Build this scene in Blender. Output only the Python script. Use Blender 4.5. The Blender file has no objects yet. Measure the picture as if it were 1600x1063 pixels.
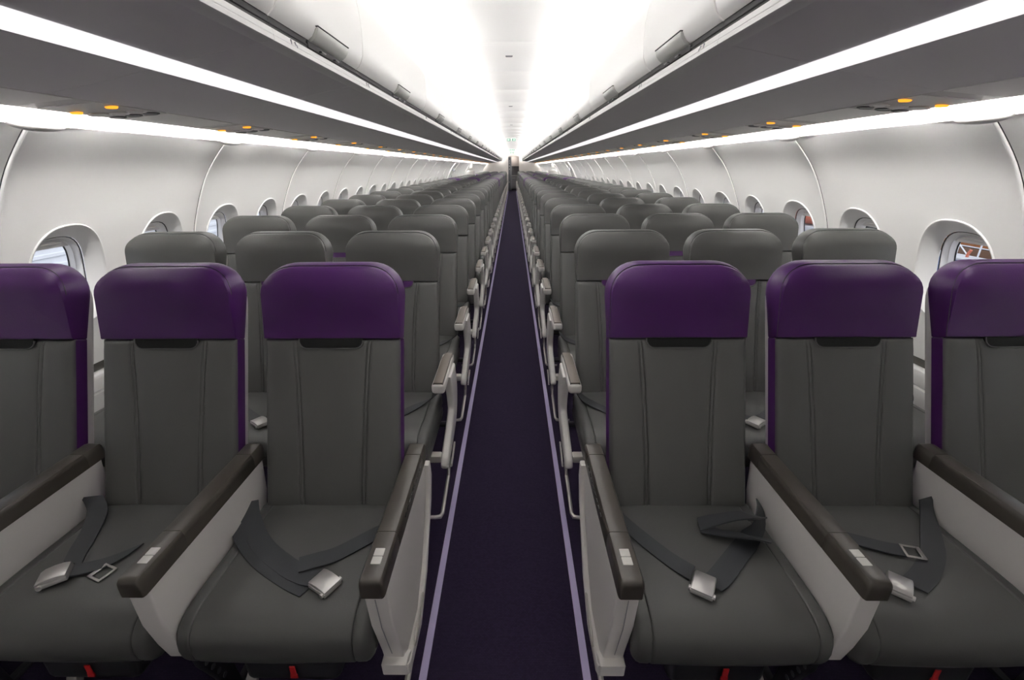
import bpy, bmesh, math, random
from mathutils import Vector, Matrix
random.seed(7)
sc = bpy.context.scene
COL = sc.collection
PI = math.pi

# ------------------------------------------------------------------ camera
F_PX, PITCH, YAW, ROLL = 696.54, .3712, -.0122, .0069
cam_d = bpy.data.cameras.new('camera')
cam = bpy.data.objects.new('camera', cam_d)
COL.objects.link(cam)
cam_d.sensor_width = 36
cam_d.lens = F_PX*36/1600
cam_d.shift_x = 6.32/1600
cam_d.clip_start = .05
cam_d.clip_end = 200
cam.matrix_world = (Matrix.Translation((.0264, 0, 1.40)) @ Matrix.Rotation(-YAW, 4, 'Z')
                    @ Matrix.Rotation(PI/2-PITCH, 4, 'X') @ Matrix.Rotation(-ROLL, 4, 'Z'))
sc.camera = cam

# ------------------------------------------------------------------ world, exposure, lamp strengths
w = bpy.data.worlds.new('world')
sc.world = w
w.use_nodes = True
w.node_tree.nodes['Background'].inputs[0].default_value = (.93, .95, 1, 1)
w.node_tree.nodes['Background'].inputs[1].default_value = 2.1
sc.view_settings.view_transform = 'Standard'
sc.view_settings.look = 'None'
sc.view_settings.exposure = 0.0
sc.view_settings.gamma = 1
L_COVE = 49.0      # ceiling cove tubes
L_BIN = 1.05      # strips under the bins
L_FILL = 23.0   # added fill behind the camera, brightens the seat fronts
L_WALL = 122.0      # strips washing the side walls
sc.cycles.max_bounces = 10
sc.cycles.diffuse_bounces = 6
sc.cycles.glossy_bounces = 4
sc.cycles.use_denoising = True

# ------------------------------------------------------------------ materials
def mat(name, col, rough=.5, metal=0., bump=None, spec=.5, noise=None, coat=0):
    m = bpy.data.materials.new(name)
    m.use_nodes = True
    nt = m.node_tree
    b = nt.nodes['Principled BSDF']
    b.inputs['Base Color'].default_value = (*col, 1)
    b.inputs['Roughness'].default_value = rough
    b.inputs['Metallic'].default_value = metal
    b.inputs['Specular IOR Level'].default_value = spec
    if coat:
        b.inputs['Coat Weight'].default_value = coat
        b.inputs['Coat Roughness'].default_value = .3
    if bump or noise:
        tc = nt.nodes.new('ShaderNodeTexCoord')
    if bump:
        n = nt.nodes.new('ShaderNodeTexNoise')
        n.inputs['Scale'].default_value = bump[0]
        n.inputs['Detail'].default_value = 4
        nt.links.new(tc.outputs['Object'], n.inputs['Vector'])
        bp = nt.nodes.new('ShaderNodeBump')
        bp.inputs['Strength'].default_value = bump[1]
        bp.inputs['Distance'].default_value = .002
        nt.links.new(n.outputs[0], bp.inputs['Height'])
        nt.links.new(bp.outputs[0], b.inputs['Normal'])
    if noise:
        n2 = nt.nodes.new('ShaderNodeTexNoise')
        n2.inputs['Scale'].default_value = noise[0]
        nt.links.new(tc.outputs['Object'], n2.inputs['Vector'])
        mx = nt.nodes.new('ShaderNodeMix')
        mx.data_type = 'RGBA'
        mx.inputs[6].default_value = (*[c*(1-noise[1]) for c in col], 1)
        mx.inputs[7].default_value = (*[min(1, c*(1+noise[1])) for c in col], 1)
        nt.links.new(n2.outputs[0], mx.inputs[0])
        nt.links.new(mx.outputs[2], b.inputs['Base Color'])
    return m

def emat(name, col, s):
    m = bpy.data.materials.new(name)
    m.use_nodes = True
    nt = m.node_tree
    nt.nodes.remove(nt.nodes['Principled BSDF'])
    e = nt.nodes.new('ShaderNodeEmission')
    e.inputs[0].default_value = (*col, 1)
    e.inputs[1].default_value = s
    nt.links.new(e.outputs[0], nt.nodes['Material Output'].inputs[0])
    return m

M = dict(
    grey=mat('grey_leather', (.066, .066, .0635), .46, bump=(260, .12), noise=(9, .05)),
    purple=mat('purple_leather', (.048, .0078, .080), .40, spec=.26, bump=(260, .12), noise=(9, .05)),
    slot_dark=mat('black_fabric', (.010, .010, .010), .8, spec=.2, bump=(400, .3)),
    shell=mat('seat_shell_plastic', (.58, .56, .55), .4, bump=(90, .03)),
    arm=mat('armrest_grey_plastic', (.72, .695, .675), .42, bump=(120, .04)),
    armlite=mat('armrest_pale_plastic', (.80, .775, .745), .38, bump=(120, .04)),
    cap=mat('armrest_dark_taupe', (.050, .043, .036), .33, bump=(300, .08)),
    pad=mat('armrest_taupe_pad', (.105, .085, .070), .45, bump=(300, .08)),
    button=mat('white_button', (.80, .78, .74), .35, bump=(100, .02)),
    belt=mat('seat_belt_webbing', (.026, .028, .032), .5, bump=(900, .35)),
    buckle=mat('buckle_steel', (.72, .70, .68), .34, metal=.75, bump=(150, .03)),
    steel=mat('brushed_steel', (.62, .60, .57), .3, metal=.9, bump=(150, .03)),
    alu=mat('pale_aluminium', (.55, .53, .49), .4, metal=.4, bump=(150, .03)),
    legdark=mat('dark_leg_metal', (.035, .035, .04), .4, metal=.4, bump=(150, .03)),
    red=mat('red_webbing', (.45, .012, .015), .5, bump=(400, .2)),
    wall=mat('cabin_wall_plastic', (.80, .79, .775), .36, bump=(40, .015), noise=(1.3, .01)),
    liner=mat('window_liner_plastic', (.80, .785, .79), .4, bump=(40, .02)),
    gasket=mat('dark_gasket', (.03, .03, .033), .6, bump=(80, .05)),
    slit=mat('vent_slot', (.10, .095, .085), .6, bump=(80, .05)),
    bin=mat('bin_underside_plastic', (.80, .775, .79), .42, bump=(300, .04)),
    door=mat('bin_door_white', (.82, .81, .795), .38, bump=(40, .02)),
    ledge=mat('bin_ledge_white', (.80, .79, .78), .35, bump=(40, .02)),
    groove=mat('bin_groove_grey', (.060, .059, .060), .9, spec=.05, bump=(80, .05)),
    latch=mat('latch_grey', (.42, .42, .40), .35, bump=(80, .03)),
    pocket=mat('light_pocket_grey', (.30, .297, .29), .8, spec=.1, bump=(80, .03)),
    ceil=mat('ceiling_panel_white', (.84, .83, .82), .45, bump=(40, .02)),
    psu=mat('service_panel_plastic', (.60, .58, .565), .4, bump=(80, .03)),
    psulite=mat('service_infill_plastic', (.80, .78, .76), .4, bump=(80, .03)),
    dark=mat('black_plastic', (.02, .02, .022), .4, bump=(80, .05)),
    stripe=mat('lavender_strip', (.46, .40, .62), .6, bump=(300, .2)),
    cream=mat('bulkhead_cream', (.74, .70, .66), .5, bump=(40, .02)),
    galgrey=mat('galley_grey', (.115, .115, .125), .4, bump=(60, .03)),
    galmid=mat('galley_mid_grey', (.30, .30, .32), .4, bump=(60, .03)),
    beige=mat('galley_beige', (.62, .55, .52), .5, bump=(60, .03)),
    cove=emat('cove_lens', (1, .985, .965), L_COVE),
    strip=emat('strip_lens', (1, .965, .985), L_BIN),
    wash=emat('wall_wash_lens', (1, .985, .96), L_WALL),
    front_fill=emat('fill_lens', (1, .98, .95), L_FILL),
    amber=emat('amber_sign', (1, .36, .03), 1.6),
    green=emat('green_sign', (.10, .42, .24), 1.0),
    signwhite=emat('sign_white', (.85, 1, .92), .95),
    hang=mat('hangar_white', (.80, .82, .86), .6, bump=(20, .05), noise=(3, .08)),
    orange=mat('orange_board', (.36, .13, .035), .6, bump=(20, .05), noise=(4, .35)),
    brown=mat('brown_board', (.15, .075, .04), .6, bump=(20, .05), noise=(4, .3)),
    blue=mat('blue_paint', (.07, .14, .38), .5, bump=(20, .05), noise=(6, .15)),
    lid=mat('pale_lid', (.42, .43, .46), .6, bump=(20, .05), noise=(6, .1)),
    lilac=mat('lilac_paint', (.34, .27, .46), .5, bump=(20, .05), noise=(5, .1)),
    coral=mat('coral_paint', (.50, .13, .07), .5, bump=(20, .05), noise=(8, .2)),
    navy=mat('navy_paint', (.05, .06, .22), .5, bump=(20, .05), noise=(8, .2)),
    tarmac=mat('hangar_floor', (.35, .35, .36), .7, bump=(20, .05), noise=(3, .1)),
)
# carpet: woven purple loop pile
def carpet():
    m = mat('purple_carpet', (.026, .016, .050), .95, spec=.1)
    nt = m.node_tree
    b = nt.nodes['Principled BSDF']
    tc = nt.nodes.new('ShaderNodeTexCoord')
    br = nt.nodes.new('ShaderNodeTexBrick')
    br.inputs['Scale'].default_value = 60
    br.inputs['Mortar Size'].default_value = .02
    br.inputs['Brick Width'].default_value = .55
    br.inputs['Row Height'].default_value = .3
    br.inputs[1].default_value = (.023, .0155, .037, 1)
    br.inputs[2].default_value = (.0165, .011, .027, 1)
    br.inputs[3].default_value = (.010, .006, .018, 1)
    nt.links.new(tc.outputs['Object'], br.inputs['Vector'])
    n = nt.nodes.new('ShaderNodeTexNoise')
    n.inputs['Scale'].default_value = 900
    nt.links.new(tc.outputs['Object'], n.inputs['Vector'])
    mx = nt.nodes.new('ShaderNodeMix')
    mx.data_type = 'RGBA'
    mx.blend_type = 'OVERLAY'
    mx.inputs[0].default_value = .6
    nt.links.new(br.outputs[0], mx.inputs[6])
    nt.links.new(n.outputs[0], mx.inputs[7])
    nt.links.new(mx.outputs[2], b.inputs['Base Color'])
    bp = nt.nodes.new('ShaderNodeBump')
    bp.inputs['Distance'].default_value = .003
    bp.inputs['Strength'].default_value = .6
    nt.links.new(n.outputs[0], bp.inputs['Height'])
    nt.links.new(bp.outputs[0], b.inputs['Normal'])
    return m
M['carpet'] = carpet()
# clear window pane
def pane_mat():
    m = bpy.data.materials.new('window_glass')
    m.use_nodes = True
    nt = m.node_tree
    nt.nodes.remove(nt.nodes['Principled BSDF'])
    t = nt.nodes.new('ShaderNodeBsdfTransparent')
    t.inputs[0].default_value = (.95, .96, .97, 1)
    g = nt.nodes.new('ShaderNodeBsdfGlossy')
    g.inputs['Roughness'].default_value = .02
    lw = nt.nodes.new('ShaderNodeLayerWeight')
    pw = nt.nodes.new('ShaderNodeMath')
    pw.operation = 'POWER'
    pw.inputs[1].default_value = 5
    fr = nt.nodes.new('ShaderNodeMath')
    fr.operation = 'MULTIPLY_ADD'
    fr.inputs[1].default_value = .5
    fr.inputs[2].default_value = .03
    mx = nt.nodes.new('ShaderNodeMixShader')
    nt.links.new(lw.outputs['Facing'], pw.inputs[0])
    nt.links.new(pw.outputs[0], fr.inputs[0])
    nt.links.new(fr.outputs[0], mx.inputs[0])
    nt.links.new(t.outputs[0], mx.inputs[1])
    nt.links.new(g.outputs[0], mx.inputs[2])
    nt.links.new(mx.outputs[0], nt.nodes['Material Output'].inputs[0])
    return m
M['pane'] = pane_mat()

# ------------------------------------------------------------------ mesh helpers
def fin(bm, name, sharp=42, recalc=True):
    if recalc:
        bmesh.ops.recalc_face_normals(bm, faces=bm.faces)
    me = bpy.data.meshes.new(name)
    bm.to_mesh(me)
    bm.free()
    for p in me.polygons:
        p.use_smooth = True
    me.set_sharp_from_angle(angle=math.radians(sharp))
    return me

def link(name, me, m, parent=None, loc=(0, 0, 0), label=None):
    if m and not me.materials:
        me.materials.append(m)
    o = bpy.data.objects.new(name, me)
    COL.objects.link(o)
    o.location = loc
    if parent:
        o.parent = parent
    if label:
        o['label'] = label
    return o

def tag(o, label, cat, group=None):
    o['label'] = label
    o['category'] = cat
    if group:
        o['group'] = group
    return o

def thing(name, loc, label, cat, group=None):
    o = bpy.data.objects.new(name, None)
    COL.objects.link(o)
    o.empty_display_size = .1
    o.location = loc
    return tag(o, label, cat, group)

def struct(name, me, m, loc=(0, 0, 0)):
    o = link(name, me, m, None, loc)
    o['kind'] = 'structure'
    return o

def a_box(bm, x0, x1, y0, y1, z0, z1, bev=0, seg=2):
    r = bmesh.ops.create_cube(bm, size=1)
    vs = r['verts']
    for v in vs:
        v.co = Vector((x0+(v.co.x+.5)*(x1-x0), y0+(v.co.y+.5)*(y1-y0), z0+(v.co.z+.5)*(z1-z0)))
    if bev:
        es = list({e for v in vs for e in v.link_edges})
        bmesh.ops.bevel(bm, geom=es, offset=bev, segments=seg, profile=.5, affect='EDGES')

def a_prism(bm, pts, axis, a0, a1, bev=0, seg=2):
    """closed polygon pts extruded along an axis ('x': pts are (y,z); 'y': (x,z); 'z': (x,y))"""
    def mk(p, a):
        return {'x': (a, p[0], p[1]), 'y': (p[0], a, p[1]), 'z': (p[0], p[1], a)}[axis]
    v0 = [bm.verts.new(mk(p, a0)) for p in pts]
    v1 = [bm.verts.new(mk(p, a1)) for p in pts]
    fs = [bm.faces.new(v0), bm.faces.new(v1[::-1])]
    n = len(pts)
    for i in range(n):
        fs.append(bm.faces.new((v0[i], v1[i], v1[(i+1) % n], v0[(i+1) % n])))
    bmesh.ops.recalc_face_normals(bm, faces=fs)
    if bev:
        es = list({e for f in fs[:2] for e in f.edges})
        bmesh.ops.bevel(bm, geom=es, offset=bev, segments=seg, profile=.5, affect='EDGES')

def a_tube(bm, pts, r, n=8, caps=True):
    P = [Vector(p) for p in pts]
    rings = []
    for i, p in enumerate(P):
        t = (P[min(i+1, len(P)-1)]-P[max(i-1, 0)]).normalized()
        up = Vector((0, 0, 1)) if abs(t.z) < .9 else Vector((1, 0, 0))
        a = t.cross(up).normalized()
        b = t.cross(a)
        k = 1.0
        if 0 < i < len(P)-1:
            d = (P[i+1]-P[i]).normalized().dot((P[i]-P[i-1]).normalized())
            k = 1/max(.5, math.sqrt((1+d)/2))
        rings.append([bm.verts.new(p+(a*math.cos(2*PI*j/n)+b*math.sin(2*PI*j/n))*r*k) for j in range(n)])
    for q in range(len(rings)-1):
        for j in range(n):
            bm.faces.new((rings[q][j], rings[q][(j+1) % n], rings[q+1][(j+1) % n], rings[q+1][j]))
    if caps:
        bm.faces.new(rings[0][::-1])
        bm.faces.new(rings[-1])

def a_rings(bm, rings, cap0=True, cap1=True):
    V = [[bm.verts.new(p) for p in r] for r in rings]
    n = len(V[0])
    for q in range(len(V)-1):
        for j in range(n):
            bm.faces.new((V[q][j], V[q][(j+1) % n], V[q+1][(j+1) % n], V[q+1][j]))
    def cap(R):
        c = bm.verts.new(sum((v.co for v in R), Vector())/n)
        for j in range(n):
            bm.faces.new((R[j], R[(j+1) % n], c))
    if cap0:
        cap(V[0])
    if cap1:
        cap(V[-1])

def a_grid(bm, rows, close=False):
    V = [[bm.verts.new(p) for p in r] for r in rows]
    for i in range(len(V)-1):
        for j in range(len(V[0])-1):
            bm.faces.new((V[i][j], V[i][j+1], V[i+1][j+1], V[i+1][j]))
    return V

def box_mesh(name, *a, **k):
    bm = bmesh.new()
    a_box(bm, *a, **k)
    return fin(bm, name)

def smooth_path(pts, n=6):
    P = [Vector(p) for p in pts]
    out = []
    for i in range(len(P)-1):
        p0, p1, p2, p3 = P[max(i-1, 0)], P[i], P[i+1], P[min(i+2, len(P)-1)]
        for k in range(n):
            t = k/n
            out.append(.5*((2*p1)+(p2-p0)*t+(2*p0-5*p1+4*p2-p3)*t*t+(3*p1-p0-3*p2+p3)*t**3))
    out.append(P[-1])
    return out

# numbers as words, for the labels
ONES = ['', 'first', 'second', 'third', 'fourth', 'fifth', 'sixth', 'seventh', 'eighth', 'ninth', 'tenth', 'eleventh',
        'twelfth', 'thirteenth', 'fourteenth', 'fifteenth', 'sixteenth', 'seventeenth', 'eighteenth', 'nineteenth']
def nth(n):
    if n < 20:
        return ONES[n]
    t, o = divmod(n, 10)
    if o == 0:
        return ['twentieth', 'thirtieth', 'fortieth', 'fiftieth'][t-2]
    return ['twenty', 'thirty', 'forty', 'fifty'][t-2]+'-'+ONES[o]

SIDES = ((-1, 'left'), (1, 'right'))
Y0, Y1 = -1.2, 29.0           # cabin from behind the camera to the rear bulkhead
P_ROW = .7366
FR = .5334                     # window spacing

# ------------------------------------------------------------------ floor
bm = bmesh.new()
a_box(bm, -1.70, 1.70, Y0, 31.5, -.04, 0)
struct('floor', fin(bm, 'floor'), M['carpet'])
for s, side in SIDES:
    bm = bmesh.new()
    a_box(bm, s*.2405-.0115, s*.2405+.0115, Y0+.01, Y1-.25, .0002, .0035, bev=.001, seg=1)
    o = link('aisle_floor_strip', fin(bm, 'floor_strip'), M['stripe'])
    tag(o, f'lavender floor strip along the {side} edge of the purple aisle carpet', 'floor strip')

# ------------------------------------------------------------------ side walls
PROF = [(0, 1.66), (.10, 1.71), (.20, 1.755), (.30, 1.79), (.40, 1.82), (.47, 1.838), (.52, 1.846), (.60, 1.856), (.70, 1.862),
        (.80, 1.862), (.90, 1.856), (1.0, 1.842), (1.086, 1.818), (1.158, 1.789), (1.239, 1.752), (1.306, 1.717),
        (1.36, 1.684), (1.413, 1.645), (1.475, 1.590), (1.535, 1.531), (1.56, 1.505)]
def wx(h):
    for (h0, x0), (h1, x1) in zip(PROF, PROF[1:]):
        if h <= h1:
            break
    i = PROF.index((h0, x0))
    pm = PROF[max(i-1, 0)]
    pn = PROF[min(i+2, len(PROF)-1)]
    m0 = (x1-pm[1])/(h1-pm[0])
    m1 = (pn[1]-x0)/(pn[0]-h0)
    t = (h-h0)/(h1-h0)
    d = h1-h0
    return (2*t**3-3*t*t+1)*x0+(t**3-2*t*t+t)*d*m0+(-2*t**3+3*t*t)*x1+(t**3-t*t)*d*m1

WIN_C, WIN_Y0 = .98, 1.84
NA = 56
def sup(a, hw, hh, n):
    c, s_ = math.cos(a), math.sin(a)
    r = (abs(c/hw)**n+abs(s_/hh)**n)**(-1/n)
    return r*c, r*s_
CELL_LO, CELL_HI = .72, 1.24
def cellpt(a):
    c, s_ = math.cos(a), math.sin(a)
    hy = FR/2
    k = 1e9
    if abs(c) > 1e-9:
        k = min(k, hy/abs(c))
    if s_ > 1e-9:
        k = min(k, (CELL_HI-WIN_C)/s_)
    if s_ < -1e-9:
        k = min(k, (CELL_LO-WIN_C)/s_)
    return k*c, k*s_
corner_angles = [math.atan2(h-WIN_C, y) % (2*PI) for h in (CELL_LO, CELL_HI) for y in (-FR/2, FR/2)]
ANG = sorted([2*PI*i/NA for i in range(NA)]+corner_angles)
WRINGS = [(None,), (.185, .228, 2.3, 0), (.1705, .2135, 2.3, -.002), (.1685, .2115, 2.3, -.0062), (.1660, .2090, 2.3, -.0075), (.1630, .2058, 2.3, -.0062), (.159, .2012, 2.3, .001),
          (.149, .189, 2.35, .016), (.139, .178, 2.45, .031), (.129, .168, 2.6, .045), (.1225, .1625, 2.75, .052)]
def wall_bow(y):                      # each two-window panel bows a few millimetres
    t = ((y-1.5733) % (2*FR))/(2*FR)
    return .006*math.cos(2*PI*t)
K_WIN = range(-3, 50)
for s, side in SIDES:
    bm = bmesh.new()
    ys0 = WIN_Y0+(K_WIN[0]-.5)*FR
    ys1 = WIN_Y0+(K_WIN[-1]+.5)*FR
    # upper, lower bands
    ylist = []
    k = 0
    while ys0+k*FR/4 < ys1+1e-6:
        ylist.append(ys0+k*FR/4)
        k += 1
    hi_h = [CELL_HI+(1.537-CELL_HI)*i/9 for i in range(10)]
    lo_h = [.585+(CELL_LO-.585)*i/2 for i in range(3)]
    for hs in (hi_h, lo_h):
        a_grid(bm, [[(s*(wx(h)+(wall_bow(y) if 1 else 0)), y, h) for y in ylist] for h in hs])
    # lower dado: rail, slanted panel
    dado = [(.585, 1.858), (.580, 1.885), (.545, 1.885), (.540, 1.842), (.535, 1.836), (.475, 1.832), (.470, 1.840), (.465, 1.826), (.40, 1.812), (.30, 1.78), (.20, 1.745), (.10, 1.70), (0, 1.655)]
    a_grid(bm, [[(s*x, y, h) for y in (ys0, ys1)] for h, x in dado])
    # plain ends beyond the windows
    for ya, yb in ((Y0, ys0), (ys1, Y1)):
        hs = [.585+(1.537-.585)*i/16 for i in range(17)]
        a_grid(bm, [[(s*wx(h), y, h) for y in (ya, yb)] for h in hs])
        a_grid(bm, [[(s*x, y, h) for y in (ya, yb)] for h, x in dado])
    # window cells with moulded reveals
    for k in K_WIN:
        yc = WIN_Y0+k*FR
        rings = []
        for R in WRINGS:
            ring = []
            for a in ANG:
                if R[0] is None:
                    dy, dh = cellpt(a)
                    dep = 0
                else:
                    dy, dh = sup(a, R[0], R[1], R[2])
                    dep = R[3]
                ring.append((s*(wx(WIN_C+dh)+wall_bow(yc+dy)+dep), yc+dy, WIN_C+dh))
            rings.append(ring)
        a_rings(bm, rings, False, False)
    bmesh.ops.remove_doubles(bm, verts=bm.verts, dist=.0004)
    struct(f'wall_{side}', fin(bm, 'wall', 50), M['wall'])
    # dark slot running below the windows
    bm = bmesh.new()
    a_box(bm, min(s*1.866, s*1.884), max(s*1.866, s*1.884), Y0, Y1, .546, .579)
    struct('trim_1' if s < 0 else 'trim_2', fin(bm, 'slot'), M['slit'])

# windows: liner, gasket, pane, shade
def win_parts(s):
    def loop(hw, hh, n, dep):
        return [(s*(wx(WIN_C+dh)-wx(WIN_C)+dep), dy, dh) for dy, dh in (sup(2*PI*i/48, hw, hh, n) for i in range(48))]
    bm = bmesh.new()
    a_rings(bm, [loop(.1205, .1605, 2.75, .060), loop(.119, .159, 2.75, .053), loop(.116, .156, 2.8, .054), loop(.1115, .151, 2.9, .074),
                 loop(.110, .1495, 2.9, .076), loop(.109, .1485, 2.9, .0755), loop(.1045, .143, 3, .098), loop(.108, .148, 3, .102)], False, False)
    frame = fin(bm, 'window_liner', 50)
    bm = bmesh.new()
    a_rings(bm, [loop(.1225, .1625, 2.75, .0525), loop(.1200, .160, 2.75, .058), loop(.1195, .1595, 2.75, .0535), loop(.1222, .1622, 2.75, .050)], False, False)
    a_rings(bm, [loop(.1075, .146, 3, .0975), loop(.1025, .1405, 3, .097), loop(.1010, .139, 3, .101), loop(.108, .146, 3, .104)], False, False)
    gas = fin(bm, 'window_gasket', 50)
    bm = bmesh.new()
    a_rings(bm, [loop(.106, .145, 3, .104), loop(.106, .145, 3, .109)], True, True)
    pane = fin(bm, 'window_pane', 50)
    # raised shade: lip across the top of the opening and its pull tab
    bm = bmesh.new()
    pts = [p for p in (sup(2*PI*i/48, .109, .1485, 2.9) for i in range(48)) if p[1] > .112]
    pts = sorted(pts, key=lambda p: p[0])
    dx = wx(WIN_C+.12)-wx(WIN_C)
    a_prism(bm, [(p[0], p[1]) for p in pts], 'z', 0, .004)
    for v in bm.verts:
        y, h, d = v.co
        v.co = Vector((s*(dx+.082+d), y, h))
    shade = fin(bm, 'window_shade', 40)
    bm = bmesh.new()
    tab = [(math.cos(2*PI*i/24)*.042, math.sin(2*PI*i/24)*.017) for i in range(24)]
    a_prism(bm, tab, 'z', .131, .136, bev=.002)
    for v in bm.verts:
        y, d, h = v.co
        v.co = Vector((s*(dx+.066+d), y, h-d*.25))
    return frame, gas, pane, shade, fin(bm, 'shade_tab', 40)
nwin = 0
for s, side in SIDES:
    parts = win_parts(s)
    for k in K_WIN:
        nwin += 1
        o = bpy.data.objects.new(f'window_{nwin}', None)
        COL.objects.link(o)
        o.location = (s*wx(WIN_C)+s*wall_bow(WIN_Y0+k*FR), WIN_Y0+k*FR, WIN_C)
        o.empty_display_size = .1
        o['kind'] = 'structure'
        link('frame', parts[0], M['liner'], o)
        link('gasket', parts[1], M['gasket'], o)
        link('pane', parts[2], M['pane'], o)
        sh = link('shade', parts[3], M['liner'], o)
        link('shade_tab', parts[4], M['button'], sh)

# panel joints with the covers that bridge the wash light above
ntrim = 2
def joint_mesh(s):
    bm = bmesh.new()
    hs = [.59+(1.525-.59)*i/30 for i in range(31)]
    r = [(-.004, .004), (-.0038, -.003), (-.001, -.007), (.004, -.008), (.008, -.006), (.0105, -.002), (.011, .004)]
    a_grid(bm, [[(s*(wx(h)+.006+d), y, h) for y, d in r] for h in hs])
    line = fin(bm, 'joint', 60)
    bm = bmesh.new()
    a_grid(bm, [[(s*(wx(h)+.006+d), y, h) for y, d in ((-.0075, .004), (-.0075, -.0012), (-.0042, -.0012), (-.0042, .004))] for h in hs])
    gap = fin(bm, 'joint_gap', 60)
    bm = bmesh.new()
    rows = []
    for i in range(17):
        u = -1+2*i/16
        env = math.sqrt(max(0, 1-u*u))
        row = []
        for j in range(9):
            t = j/8
            h = 1.5435+.012*env-.036*env*t-.001
            bul = .030*env*math.sin(PI*(.10+.88*t))
            x = 1.536-(h-1.5365)*1.02-.004-bul*.62
            if h < 1.5365:
                x = 1.534+(1.5365-h)*.55-.004-bul*.62
            row.append((s*x, u*.102, h-bul*.5))
        rows.append(row)
    a_grid(bm, rows)
    return line, gap, fin(bm, 'joint_cover', 60)
for s, side in SIDES:
    jl, jg, jc = joint_mesh(s)
    for k in range(-1, 26):
        ntrim += 1
        o = struct(f'trim_{ntrim}', jl, M['wall'], (0, 1.5733+2*FR*k, 0))
        link('joint_gap', jg, M['groove'], o)
        link('light_joint_cover', jc, M['shell'], o, (0, .025, 0))

# ------------------------------------------------------------------ ceiling, bins' profile, crown
bm = bmesh.new()
prof = [(.32, 2.231), (.40, 2.225), (.47, 2.212), (.54, 2.188), (.60, 2.152), (.645, 2.105), (.672, 2.05)]
prof = [(-x, h) for x, h in prof[::-1]]+[(0, 2.233)]+prof
y = Y0
pan = []
yy = .555-2*FR*2
while yy < Y1:
    a, b = max(yy+.002, Y0), min(yy+2*FR-.002, Y1)
    if b > a:
        a_grid(bm, [[(x, q, h+dz) for x, h in prof] for q, dz in ((a, .02), (a, .003), (a+.004, 0), (b-.004, 0), (b, .003), (b, .02))])
    yy += 2*FR
a_box(bm, -.52, .52, Y0, Y1, 2.245, 2.26)
struct('ceiling', fin(bm, 'ceiling', 40), M['ceil'])
bm = bmesh.new()
crown = [(-1.545, 1.53), (-1.60, 1.62), (-1.45, 1.90), (-1.10, 2.20), (-.60, 2.36), (0, 2.40), (.60, 2.36), (1.10, 2.20), (1.45, 1.90), (1.60, 1.62), (1.545, 1.53)]
a_grid(bm, [[(x, q, h) for x, h in crown] for q in (Y0, Y1)])
ntrim += 1
struct(f'trim_{ntrim}', fin(bm, 'crown'), M['ceil'])
for i, yv in enumerate((4.19, 7.4, 10.6)):
    bm = bmesh.new()
    a_box(bm, -.029, .029, -.016, .016, -.003, .004, bev=.001)
    for q in range(4):
        a_box(bm, -.024, .024, -.012+q*.007, -.009+q*.007, -.005, 0)
    o = link('ceiling_vent', fin(bm, 'vent'), M['galgrey'], None, (0, yv, 2.232))
    tag(o, ['small dark slot in the white ceiling nearest the camera', 'small dark slot in the white ceiling, second from the camera', 'small dark slot in the white ceiling, farthest from the camera'][i], 'vent', 'slots along the ceiling panels')

# cove light tubes between bin tops and ceiling
SEG = 2.8
COVE_Y0 = .45                   # tubes forward of here left out to tune light on the seats
def seg_range(off):
    y0 = .66+off-SEG*1
    k = 0
    while y0+k*SEG < Y1-.3:
        yield k, max(Y0+.02, y0+k*SEG), min(Y1-.02, y0+(k+1)*SEG)
        k += 1
for s, side in SIDES:
    for k, a, b in seg_range(0):
        a = max(a, COVE_Y0)
        if b-a < .1:
            continue
        bm = bmesh.new()
        pr = [(.610, 2.040), (.612, 2.050), (.630, 2.060), (.650, 2.072), (.660, 2.068), (.660, 2.035)]
        a_prism(bm, [(s*x, h) for x, h in pr], 'y', a, b)
        o = link('cove_light', fin(bm, 'cove'), M['cove'])
        tag(o, f'glowing cove light above the {side} bins, {nth(k+1)} length from the camera', 'light', f'ceiling cove lights above the {side} bins')

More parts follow.
